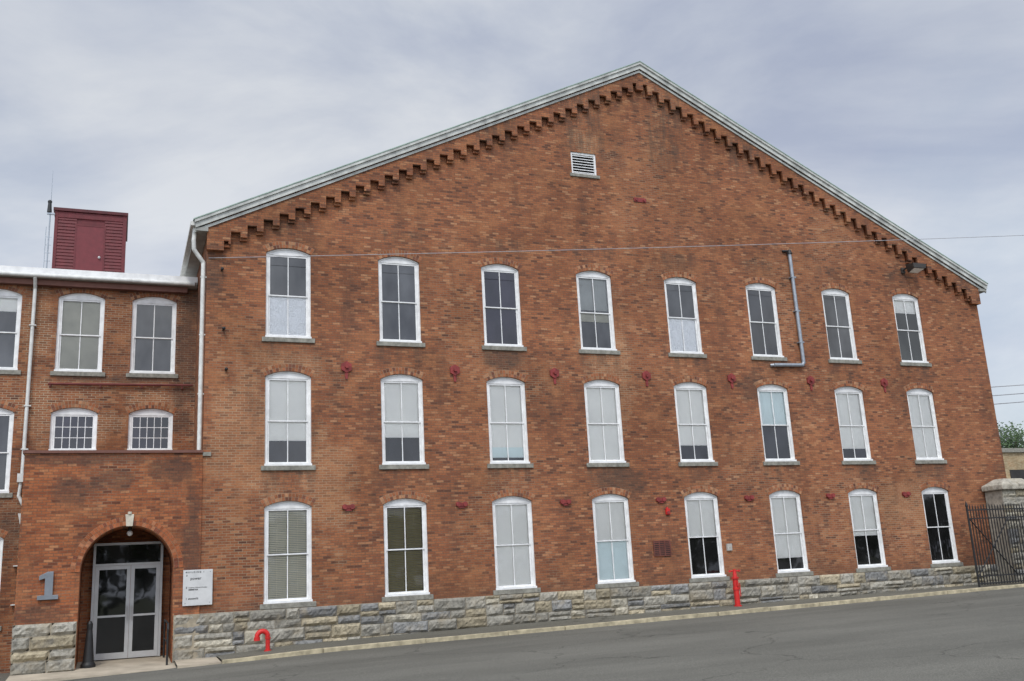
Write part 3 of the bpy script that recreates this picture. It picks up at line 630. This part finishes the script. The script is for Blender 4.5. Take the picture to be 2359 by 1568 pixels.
# trees
def tree(name,x,y,h,seed):
    r=random.Random(seed); E=empty(name,(0,0,0)); g=-1
    mb=MB(); mb.cyl((x,y,g),(x,y,g+h*.5),h*.025,8,h*.014)
    cl=[]
    for i in range(14):
        a=r.uniform(0,6.28); rr=r.uniform(.05,.30)*h; z=g+h*r.uniform(.38,.92); rr*=1.1-max(0,(z-g)/h-.6)*1.8
        p=(x+rr*math.cos(a),y+rr*math.sin(a),z); cl.append((p,h*r.uniform(.09,.16))); mb.cyl((x,y,g+h*r.uniform(.3,.48)),p,h*.010,6,h*.003)
    mb.build('trunk',[M_bark],E)
    lf=MB()
    for p,cr in cl:
        sh=r.uniform(.6,1.3)
        for k in range(380):
            d=Vector((r.gauss(0,1),r.gauss(0,1),r.gauss(0,.8))); d.normalize(); d*=cr*r.uniform(.5,1.15)
            q=Vector(p)+d; u=Vector((r.uniform(-1,1),r.uniform(-1,1),r.uniform(-1,1))).normalized(); v=u.orthogonal().normalized(); s=r.uniform(.10,.22)
            b=sh*r.uniform(.6,1.3); lf.add([q-u*s,q+v*s*.6,q+u*s,q-v*s*.6],[(0,1,2,3)],0,(.045*b,.085*b,.022*b))
    lf.build('crown',[M_leaf],E)
for i,(x,y,h) in enumerate(((92,80,14.5),(99,82,13),(106,80,14),(86,86,14))): tree('broadleaf_tree' if i==0 else 'broadleaf_tree.%03d'%i,x,y,h,i+3)
# unseen leaf mass, added behind the camera to darken the lower windows' reflections
r=random.Random(5); tl=MB()
for k in range(9000):
    x=r.uniform(-50,130); h=7.5+2.5*noise.noise(Vector((x*.06,0,0)))+2*noise.noise(Vector((x*.25,3,0))); q=Vector((x,-62+r.uniform(-3,3),-2+(h+2)*math.sqrt(r.random())))
    u=Vector((r.uniform(-1,1),r.uniform(-.4,.4),r.uniform(-1,1))).normalized(); v=u.orthogonal().normalized(); s=r.uniform(.4,.9); b=r.uniform(.5,1.3)
    tl.add([q-u*s,q+v*s*.7,q+u*s,q-v*s*.7],[(0,1,2,3)],0,(.045*b,.075*b,.022*b))
tl.build('added_reflection_trees',[M_leaf])
# ---------------------------------------------------------------- ground
def strip(name,xs,ya,za,yb,zb_,mat):
    mb=MB()
    for a,b in zip(xs[:-1],xs[1:]):
        mb.add([(a,ya,za(a)),(b,ya,za(b)),(b,yb,zb_(b)),(a,yb,zb_(a))],[(0,1,2,3)])
    return mb.build(name,[mat])
fr=lambda a,b,s:[a+(b-a)*i/s for i in range(s+1)]
rd=lambda x:gz(x,RD)
strip('road',fr(-60,120,360),-45,rd,66,rd,M_asph)
mb=MB(); mb.add([(-900,-900,-2.35),(900,-900,-2.35),(900,900,-2.35),(-900,900,-2.35)],[(0,1,2,3)]); mb.build('ground',[M_grass])
xs=fr(2.385,29.72,56)
strip('sidewalk',xs,24.66,lambda x:gz(x,KT)-.006,26.02,lambda x:gz(x,WB),M_walk)
mb=MB(); x=2.39
while x<29.5:
    L=rnd.uniform(1.6,2.6); x1=min(x+L,29.7); a=gz(x,KT)+rnd.uniform(-.012,.012); b=gz(x1-.02,KT)+rnd.uniform(-.012,.012); j=rnd.uniform(-.02,.02)
    mb.add([(x,24.5+j,a-.5),(x1-.015,24.5+j,b-.5),(x1-.015,24.66,b-.5),(x,24.66,a-.5),(x,24.5+j,a),(x1-.015,24.5+j,b),(x1-.015,24.66,b),(x,24.66,a)],[(0,3,2,1),(4,5,6,7),(0,1,5,4),(1,2,6,5),(2,3,7,6),(3,0,4,7)]); x=x1
mb.build('kerb',[M_kerb],None,bevel=.012)
mb=MB()
def quad(x0,x1,y0,y1,zf,zbk,m=0): mb.add([(x0,y0,zf),(x1,y0,zf),(x1,y1,zbk),(x0,y1,zbk),(x0,y0,-2.3),(x1,y0,-2.3)],[(0,1,2,3),(0,4,5,1)],m)
quad(-2.15,1.40,24.75,25.9,-1.70,-1.64); quad(AX-AR+.001,AX+AR-.001,25.9,27.7,-1.64,-1.55)
quad(1.405,2.38,24.6,25.93,-1.63,-1.58)
mb.build('concrete_apron',[M_conc])
# ---------------------------------------------------------------- sun, sky, camera
sun_el,sun_az=math.radians(52),math.radians(205)
sd=Vector((math.sin(sun_az)*math.cos(sun_el),math.cos(sun_az)*math.cos(sun_el),math.sin(sun_el)))
L=bpy.data.lights.new('sun','SUN'); L.energy=1.5; L.angle=math.radians(10); L.color=(1,.95,.87); so=bpy.data.objects.new('sun',L); COL.objects.link(so); so.rotation_euler=(-sd).to_track_quat('-Z','Y').to_euler()
w=bpy.data.worlds.new('World'); scene.world=w; w.use_nodes=True; t=w.node_tree; t.nodes.clear()
def wn(ty,**k):
    n=t.nodes.new(ty)
    for a,b in k.items(): setattr(n,a,b)
    return n
out=wn('ShaderNodeOutputWorld'); sky=wn('ShaderNodeTexSky',sky_type='NISHITA'); sky.sun_disc=False; sky.sun_elevation=sun_el; sky.sun_rotation=sun_az; sky.air_density=1.2; sky.dust_density=2
bs=wn('ShaderNodeBackground'); bs.inputs[1].default_value=.13; t.links.new(sky.outputs[0],bs.inputs[0])
tc=wn('ShaderNodeTexCoord'); 
mp=wn('ShaderNodeMapping'); mp.inputs['Scale'].default_value=(1,1,2.2); mp.inputs['Rotation'].default_value=(0,.45,.5); t.links.new(tc.outputs['Generated'],mp.inputs[0])
def wnoise(sc,det,dist=0,ro=.55):
    n=wn('ShaderNodeTexNoise'); n.inputs['Scale'].default_value=sc; n.inputs['Detail'].default_value=det; n.inputs['Distortion'].default_value=dist; n.inputs['Roughness'].default_value=ro; t.links.new(mp.outputs[0],n.inputs['Vector']); return n.outputs['Fac']
def wr(f,els):
    r=wn('ShaderNodeValToRGB'); cr=r.color_ramp
    while len(cr.elements)<len(els): cr.elements.new(.5)
    for e,(p,c) in zip(cr.elements,els): e.position=p; e.color=(c,c,c,1) if isinstance(c,(int,float)) else (*c,1)
    t.links.new(f,r.inputs[0]); return r.outputs[0]
cc=wr(wnoise(2.3,9,.35,.56),[(.36,(.43,.48,.61)),(.5,(.56,.605,.70)),(.64,(.72,.75,.80))])
sx=wn('ShaderNodeSeparateXYZ'); t.links.new(tc.outputs['Generated'],sx.inputs[0])
hz=wr(sx.outputs[2],[(0.0,.26),(.45,0.0)])
dt=wn('ShaderNodeVectorMath',operation='DOT_PRODUCT'); t.links.new(tc.outputs['Generated'],dt.inputs[0]); dt.inputs[1].default_value=sd
mx=wn('ShaderNodeMath',operation='MAXIMUM'); t.links.new(dt.outputs['Value'],mx.inputs[0]); mx.inputs[1].default_value=0
pw=wn('ShaderNodeMath',operation='POWER'); t.links.new(mx.outputs[0],pw.inputs[0]); pw.inputs[1].default_value=1.6
ma=wn('ShaderNodeMath',operation='MULTIPLY_ADD'); t.links.new(pw.outputs[0],ma.inputs[0]); ma.inputs[1].default_value=2.6; ma.inputs[2].default_value=.95
ah=wn('ShaderNodeMath',operation='ADD'); t.links.new(ma.outputs[0],ah.inputs[0]); t.links.new(hz,ah.inputs[1])
bc=wn('ShaderNodeBackground'); t.links.new(cc,bc.inputs[0]); t.links.new(ah.outputs[0],bc.inputs[1])
ms=wn('ShaderNodeMixShader'); t.links.new(wr(wnoise(1.3,9,.6,.58),[(.36,.60),(.56,.98)]),ms.inputs[0]); t.links.new(bs.outputs[0],ms.inputs[1]); t.links.new(bc.outputs[0],ms.inputs[2]); t.links.new(ms.outputs[0],out.inputs[0])
yaw,pitch,roll=math.radians(22.4061),math.radians(13.56),math.radians(-3.1037)
fw=Vector((math.sin(yaw)*math.cos(pitch),math.cos(yaw)*math.cos(pitch),math.sin(pitch))); r0=Vector((math.cos(yaw),-math.sin(yaw),0)); u0=r0.cross(fw)
rt=r0*math.cos(roll)+u0*math.sin(roll); up=-r0*math.sin(roll)+u0*math.cos(roll)
cam=bpy.data.cameras.new('camera'); co=bpy.data.objects.new('camera',cam); COL.objects.link(co)
m=Matrix.Identity(4)
for i in range(3): m[i][0]=rt[i]; m[i][1]=up[i]; m[i][2]=-fw[i]
co.matrix_world=m; cam.sensor_width=36; cam.sensor_fit='HORIZONTAL'; cam.lens=2231.72/2359*36; cam.clip_end=3000; cam.clip_start=.1
scene.camera=co
scene.view_settings.view_transform='Standard'; scene.view_settings.look='None'; scene.view_settings.exposure=0
